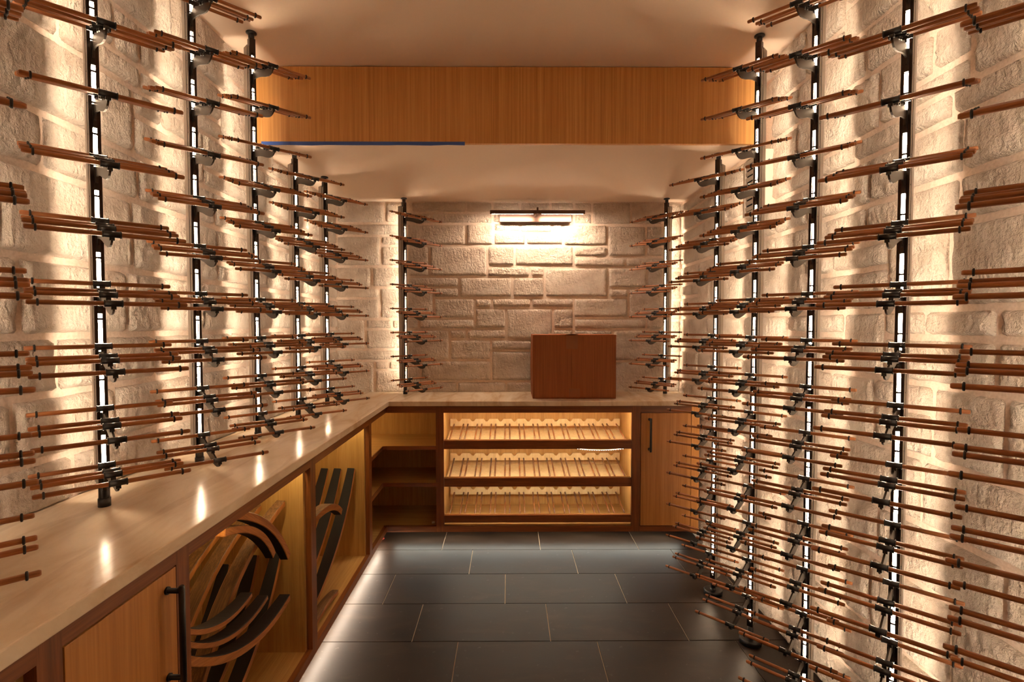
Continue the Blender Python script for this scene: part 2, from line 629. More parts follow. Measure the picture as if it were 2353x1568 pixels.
side_wall('wall_left', XL, 1, [.905, 1.04, 1.21, 1.365, 1.57, 1.80, 1.95, 2.165, 2.39, 2.613],
          {1: [1.26, 1.59], 2: [1.39, 1.775], 3: [1.65], 4: [1.68, 2.165], 5: [1.365, 2.155], 6: [1.70, 2.08], 7: [1.735]}, 0.55, YB)
side_wall('wall_right', XR, -1, [0.0, .16, .38, .62, .80, 1.0, 1.22, 1.44, 1.67, 1.80, 1.96, 2.04, 2.24, 2.40, 2.613],
          {5: [1.245, 1.70], 6: [1.275], 7: [1.42, 1.65], 9: [1.74], 11: [1.37, 1.71], 12: [1.775]}, 0.55, YB)

wall_back = tag(MB().box(XL - .1, XR + .1, YB, YB + .12, 0, Z_UP).build('wall_back', M['mortar']), kind='structure')
BACK = [  # stone outlines read off the photograph, 2.766 px per photo pixel from (750, 400)
    (60, 178, 362, 308), (370, 178, 505, 308), (60, 312, 505, 388), (60, 392, 338, 584), (345, 392, 505, 452), (345, 456, 505, 584),
    (60, 590, 280, 718), (286, 590, 505, 718), (60, 724, 332, 788), (60, 792, 332, 920), (338, 724, 505, 920), (60, 926, 242, 1114),
    (246, 926, 412, 986), (416, 926, 505, 986), (246, 990, 505, 1114), (60, 1120, 505, 1186), (60, 1192, 300, 1384), (306, 1192, 390, 1246),
    (394, 1192, 505, 1246), (306, 1250, 505, 1384),
    (540, 178, 884, 242), (888, 178, 1054, 242), (1058, 178, 1228, 242), (1232, 178, 1424, 242), (1428, 178, 1574, 242), (1578, 178, 1690, 242),
    (510, 244, 664, 312), (668, 244, 1054, 312), (1058, 246, 1316, 308), (1320, 246, 1574, 308), (1578, 246, 1690, 316),
    (1694, 178, 1938, 320), (1942, 178, 2152, 320), (510, 316, 884, 450), (888, 316, 1060, 450), (1064, 312, 1230, 364), (1234, 312, 1434, 372),
    (1438, 312, 1504, 364), (1064, 370, 1266, 448), (1270, 374, 1504, 448), (1508, 320, 1788, 454), (1792, 326, 2034, 524), (2038, 326, 2152, 456),
    (2038, 460, 2152, 524), (510, 456, 650, 650), (654, 456, 1020, 650), (1024, 454, 1194, 582), (1198, 454, 1572, 582), (1576, 458, 1788, 524),
    (1576, 528, 1904, 590), (1908, 528, 2152, 590), (1024, 588, 1294, 652), (1298, 588, 1386, 652), (1390, 594, 1792, 784), (1796, 594, 2040, 724),
    (2044, 594, 2152, 724), (510, 654, 840, 718), (844, 656, 1180, 784), (1184, 656, 1386, 784), (1796, 728, 1922, 784), (1926, 728, 2152, 916),
    (682, 722, 840, 784), (510, 722, 678, 916), (684, 790, 940, 918), (944, 790, 1050, 850), (1054, 790, 1300, 850), (1304, 790, 1572, 850),
    (1576, 790, 1922, 914), (944, 854, 1142, 982), (1146, 854, 1440, 1054), (1444, 856, 1572, 984), (510, 920, 584, 988), (588, 922, 940, 986),
    (1576, 918, 2034, 986), (2038, 918, 2152, 986), (510, 990, 780, 1186), (784, 988, 888, 1050), (892, 986, 1142, 1050), (1444, 988, 1572, 1054),
    (1576, 990, 1820, 1190), (1824, 990, 2152, 1190), (784, 1054, 1044, 1184), (1048, 1056, 1304, 1122), (1308, 1058, 1572, 1190), (1048, 1126, 1304, 1318),
    (510, 1190, 596, 1384), (600, 1188, 1044, 1318), (1308, 1194, 1560, 1384), (1564, 1194, 1836, 1384), (1840, 1194, 2152, 1384), (600, 1322, 828, 1384),
    (832, 1322, 1142, 1384), (1146, 1322, 1304, 1384),
    (2156, 178, 2262, 262), (2156, 266, 2262, 392), (2156, 396, 2262, 470), (2156, 474, 2262, 610), (2156, 614, 2262, 700), (2156, 704, 2262, 800),
    (2156, 804, 2262, 930), (2156, 934, 2262, 1020), (2156, 1024, 2262, 1140), (2156, 1144, 2262, 1250), (2156, 1254, 2262, 1384),
]
for (x0, y0, x1, y1) in BACK:
    p0 = px(750 + x0 / 2.766, 400 + y0 / 2.766, 1, YB - .02)
    p1 = px(750 + x1 / 2.766, 400 + y1 / 2.766, 1, YB - .02)
    xa, xb = max(p0.x, XL + .004), min(p1.x, XR - .004)
    za, zb = max(p1.z, .90), min(p0.z, Z_LOW - .002)
    if y0 == 178:
        zb = Z_LOW - .002
    if y1 == 1384:
        za = .905
    if xb - xa > .02 and zb - za > .02:
        add_stone(wall_back, (xa + xb) / 2, YB, za, zb, xb - xa, R(180), joint=0.0022, rough=random.choice((.003, .005, .008)), proud=.0095)

tag(MB().box(XL - .1, XR + .1, YF - .1, YF, 0, Z_UP).build('wall_front', M['ceiling']), kind='structure')

# ------------------------------------------------------------------ worktop
poly = [(XL + .004, .30), (EDGE_X, .30), (EDGE_X, EDGE_Y), (XR - .004, EDGE_Y), (XR - .004, YB - .004), (XL + .004, YB - .004)]
tag(MB().prism(poly, 2, ZC_UNDER, ZC).build('worktop', M['marble'], bevel=.003),
    'L-shaped polished beige veined stone worktop over the oak cabinets', 'worktop')

# ------------------------------------------------------------------ cabinets
Z0, ZB, ZRT, ZT = .078, .114, .838, ZC_UNDER   # underside, inner floor, underside of top rail, top


def handle(parent, p_top, length, out, bar=.006):
    """bar pull hanging from p_top (world), standing off along out"""
    off = parent.location + (parent.parent.location if parent.parent else Vector())
    p = Vector(p_top) - off
    o = Vector(out)
    mb = MB()
    mb.lathe([(0, .009), (.004, .009), (.004, bar), (.034, bar)], p, o, 14)
    mb.lathe([(0, .009), (.004, .009), (.004, bar), (.034, bar)], p - Vector((0, 0, length)), o, 14)
    mb.lathe([(0, bar * .7), (.003, bar * 1.15), (length + .021, bar * 1.15), (length + .024, bar * .7)], p + o * .034 + Vector((0, 0, .012)), (0, 0, -1), 14)
    return mb.build('handle', M['black'], parent)


def left_unit(name, label, cat, y0, y1, near_stile, far_stile, door=False, led=True):
    t = thing(name, label, cat, (-1.0, (y0 + y1) / 2, Z0))
    xb = XL + .03
    xi = FACE_X - .022
    wbox('side_panel', M['inner_z'], t, xb, xi, y0, y0 + .018, Z0, ZT)
    wbox('side_panel', M['inner_z'], t, xb, xi, y1 - .018, y1, Z0, ZT)
    wbox('back_panel', M['inner_z'], t, xb - .012, xb, y0, y1, Z0, ZT)
    wbox('bottom_panel', M['inner_y'], t, xb, xi, y0 + .018, y1 - .018, Z0, ZB)
    a, b = y0 + near_stile, y1 - far_stile
    wbox('top_rail', M['frame_y'], t, xi, FACE_X, a, b, ZRT, ZT)
    wbox('bottom_rail', M['frame_y'], t, xi, FACE_X, a, b, Z0, ZB)
    if near_stile:
        wbox('stile', M['frame_z'], t, xi, FACE_X, y0, a, Z0, ZT)
    if far_stile:
        wbox('stile', M['frame_z'], t, xi, FACE_X, b, y1, Z0, ZT)
    wbox('plinth', M['dark'], t, xb, -1.0, y0, y1, 0.0, Z0)  # recessed panel, its near-black colour standing in for the shade underneath
    if led:
        wbox('led_strip', M['led_bay'], t, xi - .014, xi - .006, a + .02, b - .02, ZT - .012, ZT - .008)
    if door:
        d = wbox('door', M['door'], t, xi + .002, FACE_X + .001, a + .003, b - .003, ZB + .003, ZRT - .003, bevel=.001)
        handle(d, (FACE_X + .001, b - .036, .795), .2, (1, 0, 0))
    s = wbox('toe_light', M['led_toe_warm'], t, FACE_X - .050, FACE_X - .040, y0 + .01, y1 - .01, Z0 - .006, Z0 - .002)
    return t


left_unit('open_cabinet', 'open oak cabinet bay under the worktop beside the single-door cabinet', 'cabinet', .42, .829, .05, .0, led=False)
left_unit('door_cabinet', 'oak base cabinet with one closed door under the worktop, next to a stave bay', 'cabinet', .829, 1.175 + .008, .049, .0, door=True, led=False)
left_unit('stave_cabinet', 'open oak cabinet bay holding a tall heap of crossed barrel staves', 'cabinet', 1.183, 1.991, .048, .0)
left_unit('stave_cabinet', 'open oak cabinet bay beside the corner shelves holding a few leaning staves', 'cabinet', 1.991, 2.827, .052, .0)

# corner unit with L-shaped shelves
t = thing('corner_cabinet', 'open corner cabinet with three angled L-shaped shelves and dark lower niches', 'cabinet', (-1.0, 3.3, Z0))
xi, yi = FACE_X - .022, FACE_Y + .022
y0c, x1c = 2.827, -.436
wbox('side_panel', M['inner_z'], t, XL + .03, xi, y0c, y0c + .018, Z0, ZT)
wbox('side_panel', M['inner_z'], t, x1c - .018, x1c, yi, YB - .03, Z0, ZT)
wbox('back_panel', M['inner_z'], t, XL + .018, XL + .03, y0c, YB - .03, Z0, ZT)
wbox('back_panel', M['inner_z'], t, XL + .03, x1c, YB - .042, YB - .03, Z0, ZT)
wbox('stile', M['frame_z'], t, xi, FACE_X, y0c, y0c + .052, Z0, ZT)
wbox('top_rail', M['frame_y'], t, xi, FACE_X, y0c + .052, FACE_Y, ZRT, ZT)
wbox('top_rail', M['frame_x'], t, FACE_X, x1c - .025, FACE_Y, yi, ZRT, ZT)
wbox('bottom_rail', M['frame_y'], t, xi, FACE_X, y0c + .052, FACE_Y, Z0, ZB)
wbox('bottom_rail', M['frame_x'], t, FACE_X, x1c - .025, FACE_Y, yi, Z0, ZB)
wbox('stile', M['frame_z'], t, x1c - .025, x1c, FACE_Y, yi, Z0, ZT)
wbox('plinth', M['dark'], t, XL + .03, -1.0, y0c, YB - .03, 0, Z0)
for zt in (ZB, .385, .622):
    fx, fy = (xi, yi) if zt == ZB else (xi - .008, yi + .006)
    th = .02 if zt != ZB else .036
    cut = .035
    pl = [(XL + .03, y0c + .018), (fx, y0c + .018), (fx, fy - cut * .2), (fx + cut * .7, fy), (x1c - .018, fy), (x1c - .018, YB - .042), (XL + .03, YB - .042)]
    o = MB().prism([(p + 1.0, q - 3.3) for p, q in pl], 2, zt - th - Z0, zt - Z0).build('shelf', M['inner_x'], t)
    if zt != ZB:
        pe = [(fx, y0c + .018), (fx + .006, y0c + .018), (fx + .006, fy - cut * .2 - .003), (fx + cut * .7 + .003, fy - .006), (x1c - .018, fy - .006), (x1c - .018, fy), (fx + cut * .7, fy), (fx, fy - cut * .2)]
        MB().prism([(p + 1.0, q - 3.3) for p, q in pe], 2, zt - th - .004 - Z0, zt - Z0).build('edge_band', M['frame_x'], o)
wbox('led_strip', M['led_bay'], t, xi - .3, xi - .29, 3.0, 3.4, ZT - .012, ZT - .008)
wbox('toe_light', M['led_toe_warm'], t, FACE_X - .050, FACE_X - .040, y0c + .01, FACE_Y, Z0 - .006, Z0 - .002)

# bottle display unit
X0D, X1D = -.436, .80
t = thing('bottle_display', 'lit oak cabinet with three sloping bottle shelves of thin dowels and scalloped rails', 'cabinet', (.18, 3.4, Z0))
IX0, IX1 = -.412, .775
wbox('stile', M['frame_z'], t, X0D, IX0, FACE_Y, yi, Z0, ZT)
wbox('stile', M['frame_z'], t, IX1, X1D, FACE_Y, yi, Z0, ZT)
wbox('top_rail', M['frame_x'], t, IX0, IX1, FACE_Y, yi, ZRT, ZT)
wbox('bottom_rail', M['frame_x'], t, IX0, IX1, FACE_Y, yi, Z0, ZB)
wbox('side_panel', M['inner_z'], t, X0D, X0D + .018, yi, YB - .03, Z0, ZT)
wbox('side_panel', M['inner_z'], t, X1D - .018, X1D, yi, YB - .03, Z0, ZT)
wbox('back_panel', M['inner_z'], t, X0D, X1D, YB - .042, YB - .03, Z0, ZT)
wbox('bottom_panel', M['inner_x'], t, X0D + .018, X1D - .018, yi - .004, YB - .042, Z0 + .02, ZB + .006)
wbox('led_strip', M['led_shelf'], t, IX0 + .01, IX1 - .01, yi + .003, yi + .011, ZRT + .004, ZRT + .007)
for zt, zf0, zf1 in ((0, .607, .661), (1, .367, .422), (2, .136, .183)):
    sh = bpy.data.objects.new('sloping_shelf', None); COL.objects.link(sh); sh.parent = t
    sh.location = Vector((.18, FACE_Y + .004, zf0)) - t.location
    sy0, sy1 = .002, .33       # front and back of the shelf behind its origin
    H = zf1 - zf0
    zr = H + .078              # back rail top
    wid0, wid1 = IX0 + .001 - .18, IX1 - .001 - .18
    MB().box(wid0, wid1, 0, .018, 0, H).build('front_rail', M['frame_x'], sh)
    MB().box(wid0 + .0, wid1, .018, .024, H - .022, H + .003).build('rail_lip', M['inner_x'], sh)
    # scalloped back rail, one notch per bottle
    pitch = (wid1 - wid0 - .03) / 12
    prof = [(wid0 + .005, zr - .05), (wid0 + .005, zr)]
    cs = []
    for k in range(12):
        c = wid0 + .015 + pitch * (k + .5)
        cs.append(c)
        prof += [(c - .021, zr), (c - .013, zr - .008)]
        for j in range(1, 6):
            an = math.pi * j / 6
            prof.append((c - .012 * math.cos(an), zr - .009 - .009 * math.sin(an)))
        prof += [(c + .013, zr - .008), (c + .021, zr)]
    prof += [(wid1 - .005, zr), (wid1 - .005, zr - .05)]
    mb = MB()
    mb.prism([(q, p) for p, q in prof], 1, sy1 - .014, sy1)
    mb.build('back_rail', M['board'], sh)
    if zt < 2:
        mb = MB()
        n0 = 0
        pb = [(sy0 + .036, H - .046), (sy0 + .036, H - .040), (sy1 - .016, zr - .078), (sy1 - .016, zr - .084)]
        mb.prism(pb, 0, wid0 + .003, wid1 - .003)
        mb.build('shelf_board', M['board'], sh)
    if zt < 2:
        MB().box(wid0 + .02, wid1 - .02, .026, .034, .004, .007).build('led_strip', M['led_shelf'], sh)
    for c in cs:
        for s in (-1, 1):
            xx = c + s * .0325
            p0 = Vector((xx, .020, H - .005)); p1 = Vector((xx, sy1 - .010, zr - .036))
            d = p1 - p0
            mb = MB().tube(-d / 2, d / 2, .0052, 8)
            o = mb.build('dowel', M['pin'], sh, (p0 + p1) / 2)
wbox('toe_light', M['led_toe'], t, X0D - .3, X1D + .3, FACE_Y + .045, FACE_Y + .055, Z0 - .006, Z0 - .002)
wbox('plinth', M['dark'], t, X0D, X1D, 3.45, YB - .03, 0, Z0)

# door cabinet beside the right wall
t = thing('door_cabinet', 'oak base cabinet with one closed door between the bottle display and stone wall', 'cabinet', (1.0, 3.4, Z0))
wbox('stile', M['frame_z'], t, .80, .83, FACE_Y, yi, Z0, ZT)
wbox('stile', M['door'], t, 1.153, XR - .022, FACE_Y, yi, Z0, ZT)
wbox('top_rail', M['frame_x'], t, .83, 1.153, FACE_Y, yi, ZRT, ZT)
wbox('bottom_rail', M['frame_x'], t, .83, 1.153, FACE_Y, yi, Z0, ZB)
wbox('side_panel', M['inner_z'], t, .80, .818, yi, YB - .03, Z0, ZT)
wbox('side_panel', M['inner_z'], t, 1.17, 1.188, yi, YB - .03, Z0, ZT)
wbox('bottom_panel', M['inner_x'], t, .818, 1.17, yi, YB - .03, Z0, ZB)
d = wbox('door', M['door'], t, .833, 1.150, FACE_Y - .001, FACE_Y + .019, ZB + .003, ZRT - .003, bevel=.001)
handle(d, (.886, FACE_Y - .001, .795), .19, (0, -1, 0))
wbox('plinth', M['dark'], t, .80, 1.188, 3.45, YB - .03, 0, Z0)

# ------------------------------------------------------------------ barrel staves
STAVES = []


def stave(label, p0, p1, bulge, width=.07, thick=.024, sag=.055, dark_top=False, group=None, wdir=None):
    """curved plank from p0 to p1 (world, metres), bowed along the bulge direction; ends narrower than the middle"""
    p0, p1 = Vector(p0), Vector(p1)
    mid = (p0 + p1) / 2
    tdir = (p1 - p0).normalized()
    bd = Vector(bulge); bd = (bd - tdir * bd.dot(tdir)).normalized()
    wd = tdir.cross(bd)
    L = (p1 - p0).length
    n = 18
    verts, faces, mi = [], [], []
    for i in range(n + 1):
        s = i / n
        off = sag * (1 - (2 * s - 1) ** 2)
        w = width * (.72 + .28 * (1 - (2 * s - 1) ** 2))
        c = tdir * (L * (s - .5)) + bd * off
        tn = (tdir + bd * (sag * -4 * (2 * s - 1) / L)).normalized()
        nb = (bd - tn * bd.dot(tn)).normalized()
        for a_, b_ in ((-1, -1), (1, -1), (1, 1), (-1, 1)):
            bow = .003 if b_ > 0 else 0
            verts.append(c + wd * (a_ * w / 2) + nb * (b_ * thick / 2))
    for i in range(n):
        q = i * 4
        for k in range(4):
            k2 = (k + 1) % 4
            faces.append((q + k, q + k2, q + 4 + k2, q + 4 + k))
            # k0: concave (charred) face, k1/k3: edges, k2: outer face
            mi.append((2, 1, 0, 1)[k])
    faces.append((3, 2, 1, 0)); mi.append(1)
    e = n * 4
    faces.append((e, e + 1, e + 2, e + 3)); mi.append(1)
    # local frame: x along the chord so that the grain follows the plank
    rot = Matrix((tdir, bd, wd)).transposed()
    inv = rot.inverted()
    me = bpy.data.meshes.new('barrel_stave')
    me.from_pydata([tuple(inv @ v) for v in verts], [], faces)
    for k in ('stave_out', 'stave_edge', 'char'):
        me.materials.append(M[k])
    me.polygons.foreach_set('material_index', mi)
    me.update()
    o = place('barrel_stave', me, None, mid)
    o.rotation_euler = rot.to_euler()
    bv = o.modifiers.new('bevel', 'BEVEL'); bv.width = .002; bv.segments = 1
    tag(o, label, 'barrel stave', group)
    return o


def P(x, y, X):
    return px(x, y, 0, X)


GA, GB = 'staves heaped in the wide bay', 'staves leaning in the bay by the corner'
UPL = (0, -.7, .75)
stave('long weathered barrel stave arching over the front of the stave heap', (-.90, 1.36, .14), (-.87, 1.945, .715), (0, -.75, .65), .045, sag=.14, group=GA)
stave('long weathered barrel stave just behind the front arching one', (-.995, 1.36, .15), (-.96, 1.945, .70), (0, -.75, .65), .045, sag=.135, group=GA)
stave('shorter barrel stave arching behind the two long ones', (-1.09, 1.38, .16), (-1.055, 1.92, .66), (0, -.75, .65), .045, sag=.12, group=GA)
stave('pale barrel stave lying across the top of the heap, its cut edge outward', (-.825, 1.47, .845), P(656, 1280, -.822), (0, .45, .9), .042, thick=.026, sag=.045, group=GA)
stave('darker barrel stave lying across the heap just below the pale top one', (-.829, 1.46, .798), P(622, 1277, -.826), (0, .45, .9), .04, sag=.04, group=GA)
stave('charred barrel stave curving low across the front of the heap like a cradle', (-.826, 1.26, .56), P(655, 1372, -.824), (0, -.25, -.95), .055, sag=.07, group=GA)
stave('charred barrel stave nested just above the low cradle-like one', (-.828, 1.235, .625), (-.826, 1.70, .482), (0, -.25, -.95), .05, thick=.016, sag=.06, group=GA)
stave('charred barrel stave nested second above the low cradle-like one', (-.830, 1.215, .675), (-.828, 1.60, .545), (0, -.25, -.95), .05, thick=.016, sag=.05, group=GA)
stave('charred barrel stave standing on the bay floor and leaning to the far panel', (-.905, 1.50, .128), (-.888, 1.945, .53), (0, .75, -.65), .05, sag=.05, group=GA)
stave('charred barrel stave standing behind the leaning one, deeper in the bay', (-.985, 1.54, .128), (-.97, 1.93, .52), (0, .75, -.65), .05, sag=.045, group=GA)
stave('charred barrel stave standing deepest in the wide bay', (-1.075, 1.56, .128), (-1.06, 1.90, .50), (0, .75, -.65), .05, sag=.04, group=GA)
DNR = (0, .8, -.6)
stave('outermost charred barrel stave leaning against the far panel of the bay by the corner', (-.895, 2.28, .128), (-.857, 2.775, .612), DNR, .055, sag=.055, group=GB)
stave('middle charred barrel stave leaning in the bay by the corner', (-.965, 2.24, .128), (-.930, 2.775, .61), DNR, .055, sag=.05, group=GB)
stave('deepest charred barrel stave leaning in the bay by the corner', (-1.035, 2.2, .128), (-1.0, 2.775, .61), DNR, .055, sag=.05, group=GB)
stave('short rounded barrel stave wedged across the leaning staves by the corner', (-.842, 2.15, .56), (-.838, 2.50, .475), (0, .2, .98), .05, thick=.03, sag=.04, group=GB)
stave('small barrel stave offcut lying flat on the floor of the bay by the corner', (-.828, 2.09, .128), (-.824, 2.40, .128), (0, 0, 1), .042, thick=.02, sag=.02, group=GB)

# ------------------------------------------------------------------ dowel racks
PITCH_Z, Z_MID = .159, 1.500
ARM_S = (.055, .127, .154, .226)
ARM_H = (0.0, -.023, -.032, -.055)
ROD, RR_ = .296, .0055


def rod_mesh():
    h = ROD / 2
    return MB().lathe([(-h, RR_ * .72), (-h + .002, RR_ * .93), (-h + .004, RR_), (h - .004, RR_), (h - .002, RR_ * .93), (h, RR_ * .72)], (0, 0, 0), (0, 1, 0), 12).mesh('dowel', M['dowel'])


def sleeve_mesh():
    return MB().lathe([(-.018, .0068), (-.018, .0086), (-.0155, .0086), (-.0155, .0074), (.0155, .0074), (.0155, .0086), (.018, .0086), (.018, .0068)],
                      (0, 0, 0), (0, 1, 0), 14).box(-.004, .004, -.005, .005, -.014, -.006).mesh('sleeve', M['black'])


def ring_mesh():
    return MB().lathe([(-.0022, .0056), (-.0018, .0076), (-.0007, .0083), (.0007, .0083), (.0018, .0076), (.0022, .0056)], (0, 0, 0), (0, 1, 0), 14).mesh('rubber_ring', M['rubber'])


def arm_mesh(heights, name):
    h = heights
    dz = h[3]
    top = [(.010, -.020), (.030, -.012), (.050, -.012 + h[0]), (.062, -.012 + h[0]), (.120, -.012 + h[1]), (.160, -.012 + h[2]), (.219, -.012 + h[3]), (.232, -.012 + h[3])]
    low = [(.230, dz - .013), (.226, dz - .018), (.216, dz - .023), (.200, dz - .026), (.180, dz - .025), (.145, dz * .82 - .026), (.105, dz * .55 - .027),
           (.070, dz * .35 - .029), (.040, -.036 + dz * .12), (.026, -.042), (.020, -.056), (.010, -.060)]
    mb = MB()
    mb.prism([(q, p) for p, q in top + low][::-1], 1, -.0022, .0022)
    # hook that sits in the slot of the post
    mb.box(.004, .016, -.0045, .0045, -.075, -.015)
    return mb.mesh(name, M['arm'])


ME_ROD, ME_SLEEVE, ME_RING = rod_mesh(), sleeve_mesh(), ring_mesh()
ME_ARM = arm_mesh(ARM_H, 'bracket')
FLAT_H = (0.0, -.002, -.004, -.008)
ME_ARM_FLAT = arm_mesh(FLAT_H, 'bracket')


def lit_post(parent, z0, z1):
    """slotted post: front channel with a strip behind slots, rear channel open to the wall; local x = out into the room"""
    mb = MB()
    t = .0025
    mb.box(-.012, .012, -.012, -.012 + t, z0, z1)
    mb.box(-.012, .012, .012 - t, .012, z0, z1)
    mb.box(-.0095, .004, -.0126, -.0119, z0, z1 - .03, 1)  # paler side cover: the bronze's reflection of the wall, put into its colour
    mb.box(-.0095, .004, .0119, .0126, z0, z1 - .03, 1)
    mb.box(-.012, -.009, -.012 + t, .012 - t, z0, z1)
    mb.box(.010, .012, -.012 + t, -.0044, z0, z1)
    mb.box(.010, .012, .0044, .012 - t, z0, z1)
    z = z0 + .02
    zz = Z_MID
    zs = []
    k = -40
    while k < 40:
        z = Z_MID + PITCH_Z * k / 2 - .05
        if z0 + .01 < z < z1 - .01:
            zs.append(z)
        k += 1
    for z in zs:
        mb.box(.0098, .0118, -.0056, .0056, z - .0025, z + .0025)
    mb.box(.0098, .0118, -.0056, .0056, z0, z0 + .02)
    mb.box(.0098, .0118, -.0056, .0056, z1 - .07, z1)
    mb.build('post', [M['bronze'], M['fin']], parent)
    fb = MB()
    fb.box(-.052, -.014, -.0135, -.0115, z0 + .004, z1 - .02)
    fb.box(-.052, -.014, .0115, .0135, z0 + .004, z1 - .02)
    fb.box(-.040, -.036, -.0115, .0115, z0 + .004, z1 - .02)
    fb.box(-.014, -.012, -.009, .009, z0 + .004, z1 - .02)
    fb.build('light_channel', M['fin'], parent)
    lf = MB().box(-.0010, -.0005, -.0040, .0040, z0 + .03, z1 - .06)
    lf.build('led_strip', M['led_front'], parent)
    lb = MB().box(-.0412, -.0408, -.0055, .0055, z0 + .02, z1 - .04)
    lb.build('led_strip', M['led_back'], parent)
    sb = MB()
    for z in zs:
        for s in (-1, 1):
            sb.lathe([(0, .0022), (.0006, .0016)], (-.003, s * .0126, z), (0, s, 0), 6)
    o = sb.build('screw_line', M['black'], parent)
    o['kind'] = 'stuff'
    # end fittings
    pb = MB()
    pb.lathe([(-.055, .0125), (z0 * 0, .0125)], (0, 0, z0), (0, 0, 1), 16)
    pb.build('foot_tube', M['black'], parent)
    pt = MB()
    pt.lathe([(0, .0115), (.03, .0115)], (0, 0, z1), (0, 0, 1), 16)
    pt.build('head_tube', M['black'], parent)


def rack(x, y, right, base, top, ks, label, flat=(), group=None):
    t = thing('bottle_rack', label, 'wine rack', (x, y, base), R(-135) if right else R(-45), group)
    on_floor = base < .1
    zp0 = (.075 if on_floor else .055)
    zp1 = top - base - .03
    lit_post(t, zp0, zp1)
    if on_floor:
        MB().lathe([(0, .046), (.018, .046), (.022, .043), (.022, .015), (.03, .0135)], (0, 0, 0), (0, 0, 1), 28).build('base_disc', M['black'], t)
    else:
        MB().lathe([(0, .0145), (.022, .0145), (.022, .012), (.024, .012)], (0, 0, 0), (0, 0, 1), 20).build('foot_collar', M['black'], t)
    zt = top - base
    MB().lathe([(0, .0125), (.004, .021), (.008, .021), (.010, .019), (.010, .0125)], (0, 0, zt - .0102), (0, 0, 1), 24).build('ceiling_collar', M['black'], t)
    for k in ks:
        fl = k in flat
        z = Z_MID + PITCH_Z * k - base + (.012 if fl else 0)
        b = place('bracket', ME_ARM_FLAT if fl else ME_ARM, t, (0, 0, z))
        hs = FLAT_H if fl else ARM_H
        for s, h in zip(ARM_S, hs):
            place('dowel', ME_ROD, b, (s, 0, h))
            place('sleeve', ME_SLEEVE, b, (s, 0, h))
            for e in (-1, 1):
                place('rubber_ring', ME_RING, b, (s, e * (ROD / 2 - .0185), h))
    return t


GL, GR = 'lit dowel racks standing on the worktop', 'lit dowel racks standing on the floor'
LX = -1.074
lefts = [(.936, range(-3, 4), Z_UP, (), 'black lit rack post with wooden dowels, sixth along the worktop from the corner'),
         (1.356, range(-3, 6), Z_UP, (-3,), 'black lit rack post with wooden dowels, fifth along the worktop from the corner'),
         (1.776, range(-3, 7), Z_UP, (), 'black lit rack post with wooden dowels, fourth along the worktop from the corner'),
         (2.192, range(-3, 7), Z_UP, (), 'black lit rack post with wooden dowels, third along the worktop, just before the oak fascia'),
         (2.612, range(-3, 5), Z_LOW, (), 'black lit rack post with wooden dowels, second along the worktop, just past the oak fascia'),
         (3.032, range(-3, 5), Z_LOW, (), 'black lit rack post with wooden dowels, first along the worktop from the corner')]
for y, ks, top, fl, lb in lefts:
    rack(LX, y, False, ZC, top, ks, lb, fl, GL)
rack(-.715, 3.535, False, ZC, Z_LOW, range(-3, 5), 'black lit rack post with wooden dowels against the back wall above the corner shelves', (), GL)
rack(1.08, 3.54, True, ZC, Z_LOW, range(-3, 5), 'black lit rack post with wooden dowels against the back wall above the right-hand door cabinet', (), GL)
RX = 1.058
rights = [(.972, range(-5, 4), Z_UP, 'floor-standing lit rack post with wooden dowels, fifth out from the right-hand door cabinet'),
          (1.382, range(-8, 6), Z_UP, 'floor-standing lit rack post with wooden dowels, fourth out from the right-hand door cabinet'),
          (1.792, range(-8, 7), Z_UP, 'floor-standing lit rack post with wooden dowels, third out from the right-hand door cabinet'),
          (2.204, range(-8, 7), Z_UP, 'floor-standing lit rack post with wooden dowels in front of the wall vent'),
          (2.616, range(-8, 5), Z_LOW, 'floor-standing lit rack post with wooden dowels nearest the right-hand door cabinet')]
for y, ks, top, lb in rights:
    rack(RX, y, True, 0.0, top, ks, lb, (), GR)

# ------------------------------------------------------------------ picture light
c = px(1235, 488, 1, 3.49)
t = thing('picture_light', 'slim bronze picture light with a lit bar on the back stone wall', 'wall light', (c.x, YB - .02, 2.13))
bx0, bx1 = px(1126, 488, 1, 3.49).x - c.x, px(1344, 488, 1, 3.49).x - c.x
zb = px(1235, 488, 1, 3.49).z - 2.13
yb_ = 3.49 - (YB - .02)
bar = MB().prism([(yb_ - .010, zb - .012), (yb_ - .010, zb + .012), (yb_ + .013, zb + .012), (yb_ + .013, zb - .0075), (yb_ - .007, zb - .0130)][::-1], 0, bx0, bx1).build('lamp_bar', M['nickel'], t)
mb = MB()
for xa, xb in ((bx0 + .014, -.03), (.03, bx1 - .014)):
    n = len(mb.v)
    mb.prism([(yb_ - .006, zb - .0125), (yb_ - .006, zb - .0140), (yb_ + .0125, zb - .0085), (yb_ + .0125, zb - .0070)], 0, xa, xb)
mb.build('led_strip', M['led_picture'], t)
pl0, pl1 = px(1148, 500, 1, YB - .045).x - c.x, px(1313, 500, 1, YB - .045).x - c.x
pz0, pz1 = px(1235, 511, 1, YB - .045).z - 2.13, px(1235, 490, 1, YB - .045).z - 2.13
MB().box(pl0, pl1, -.038, -.004, pz0, pz1).build('wall_plate', M['nickel'], t, bevel=.002)
mb = MB().tube((-.012, -.036, pz0 + .035), (0, yb_ + .008, zb), .0052, 10)
mb.build('swing_arm', M['nickel'], t)
MB().box(-.006, .006, yb_ - .016, yb_ + .004, zb - .012, zb + .030).build('clamp', M['nickel'], t)

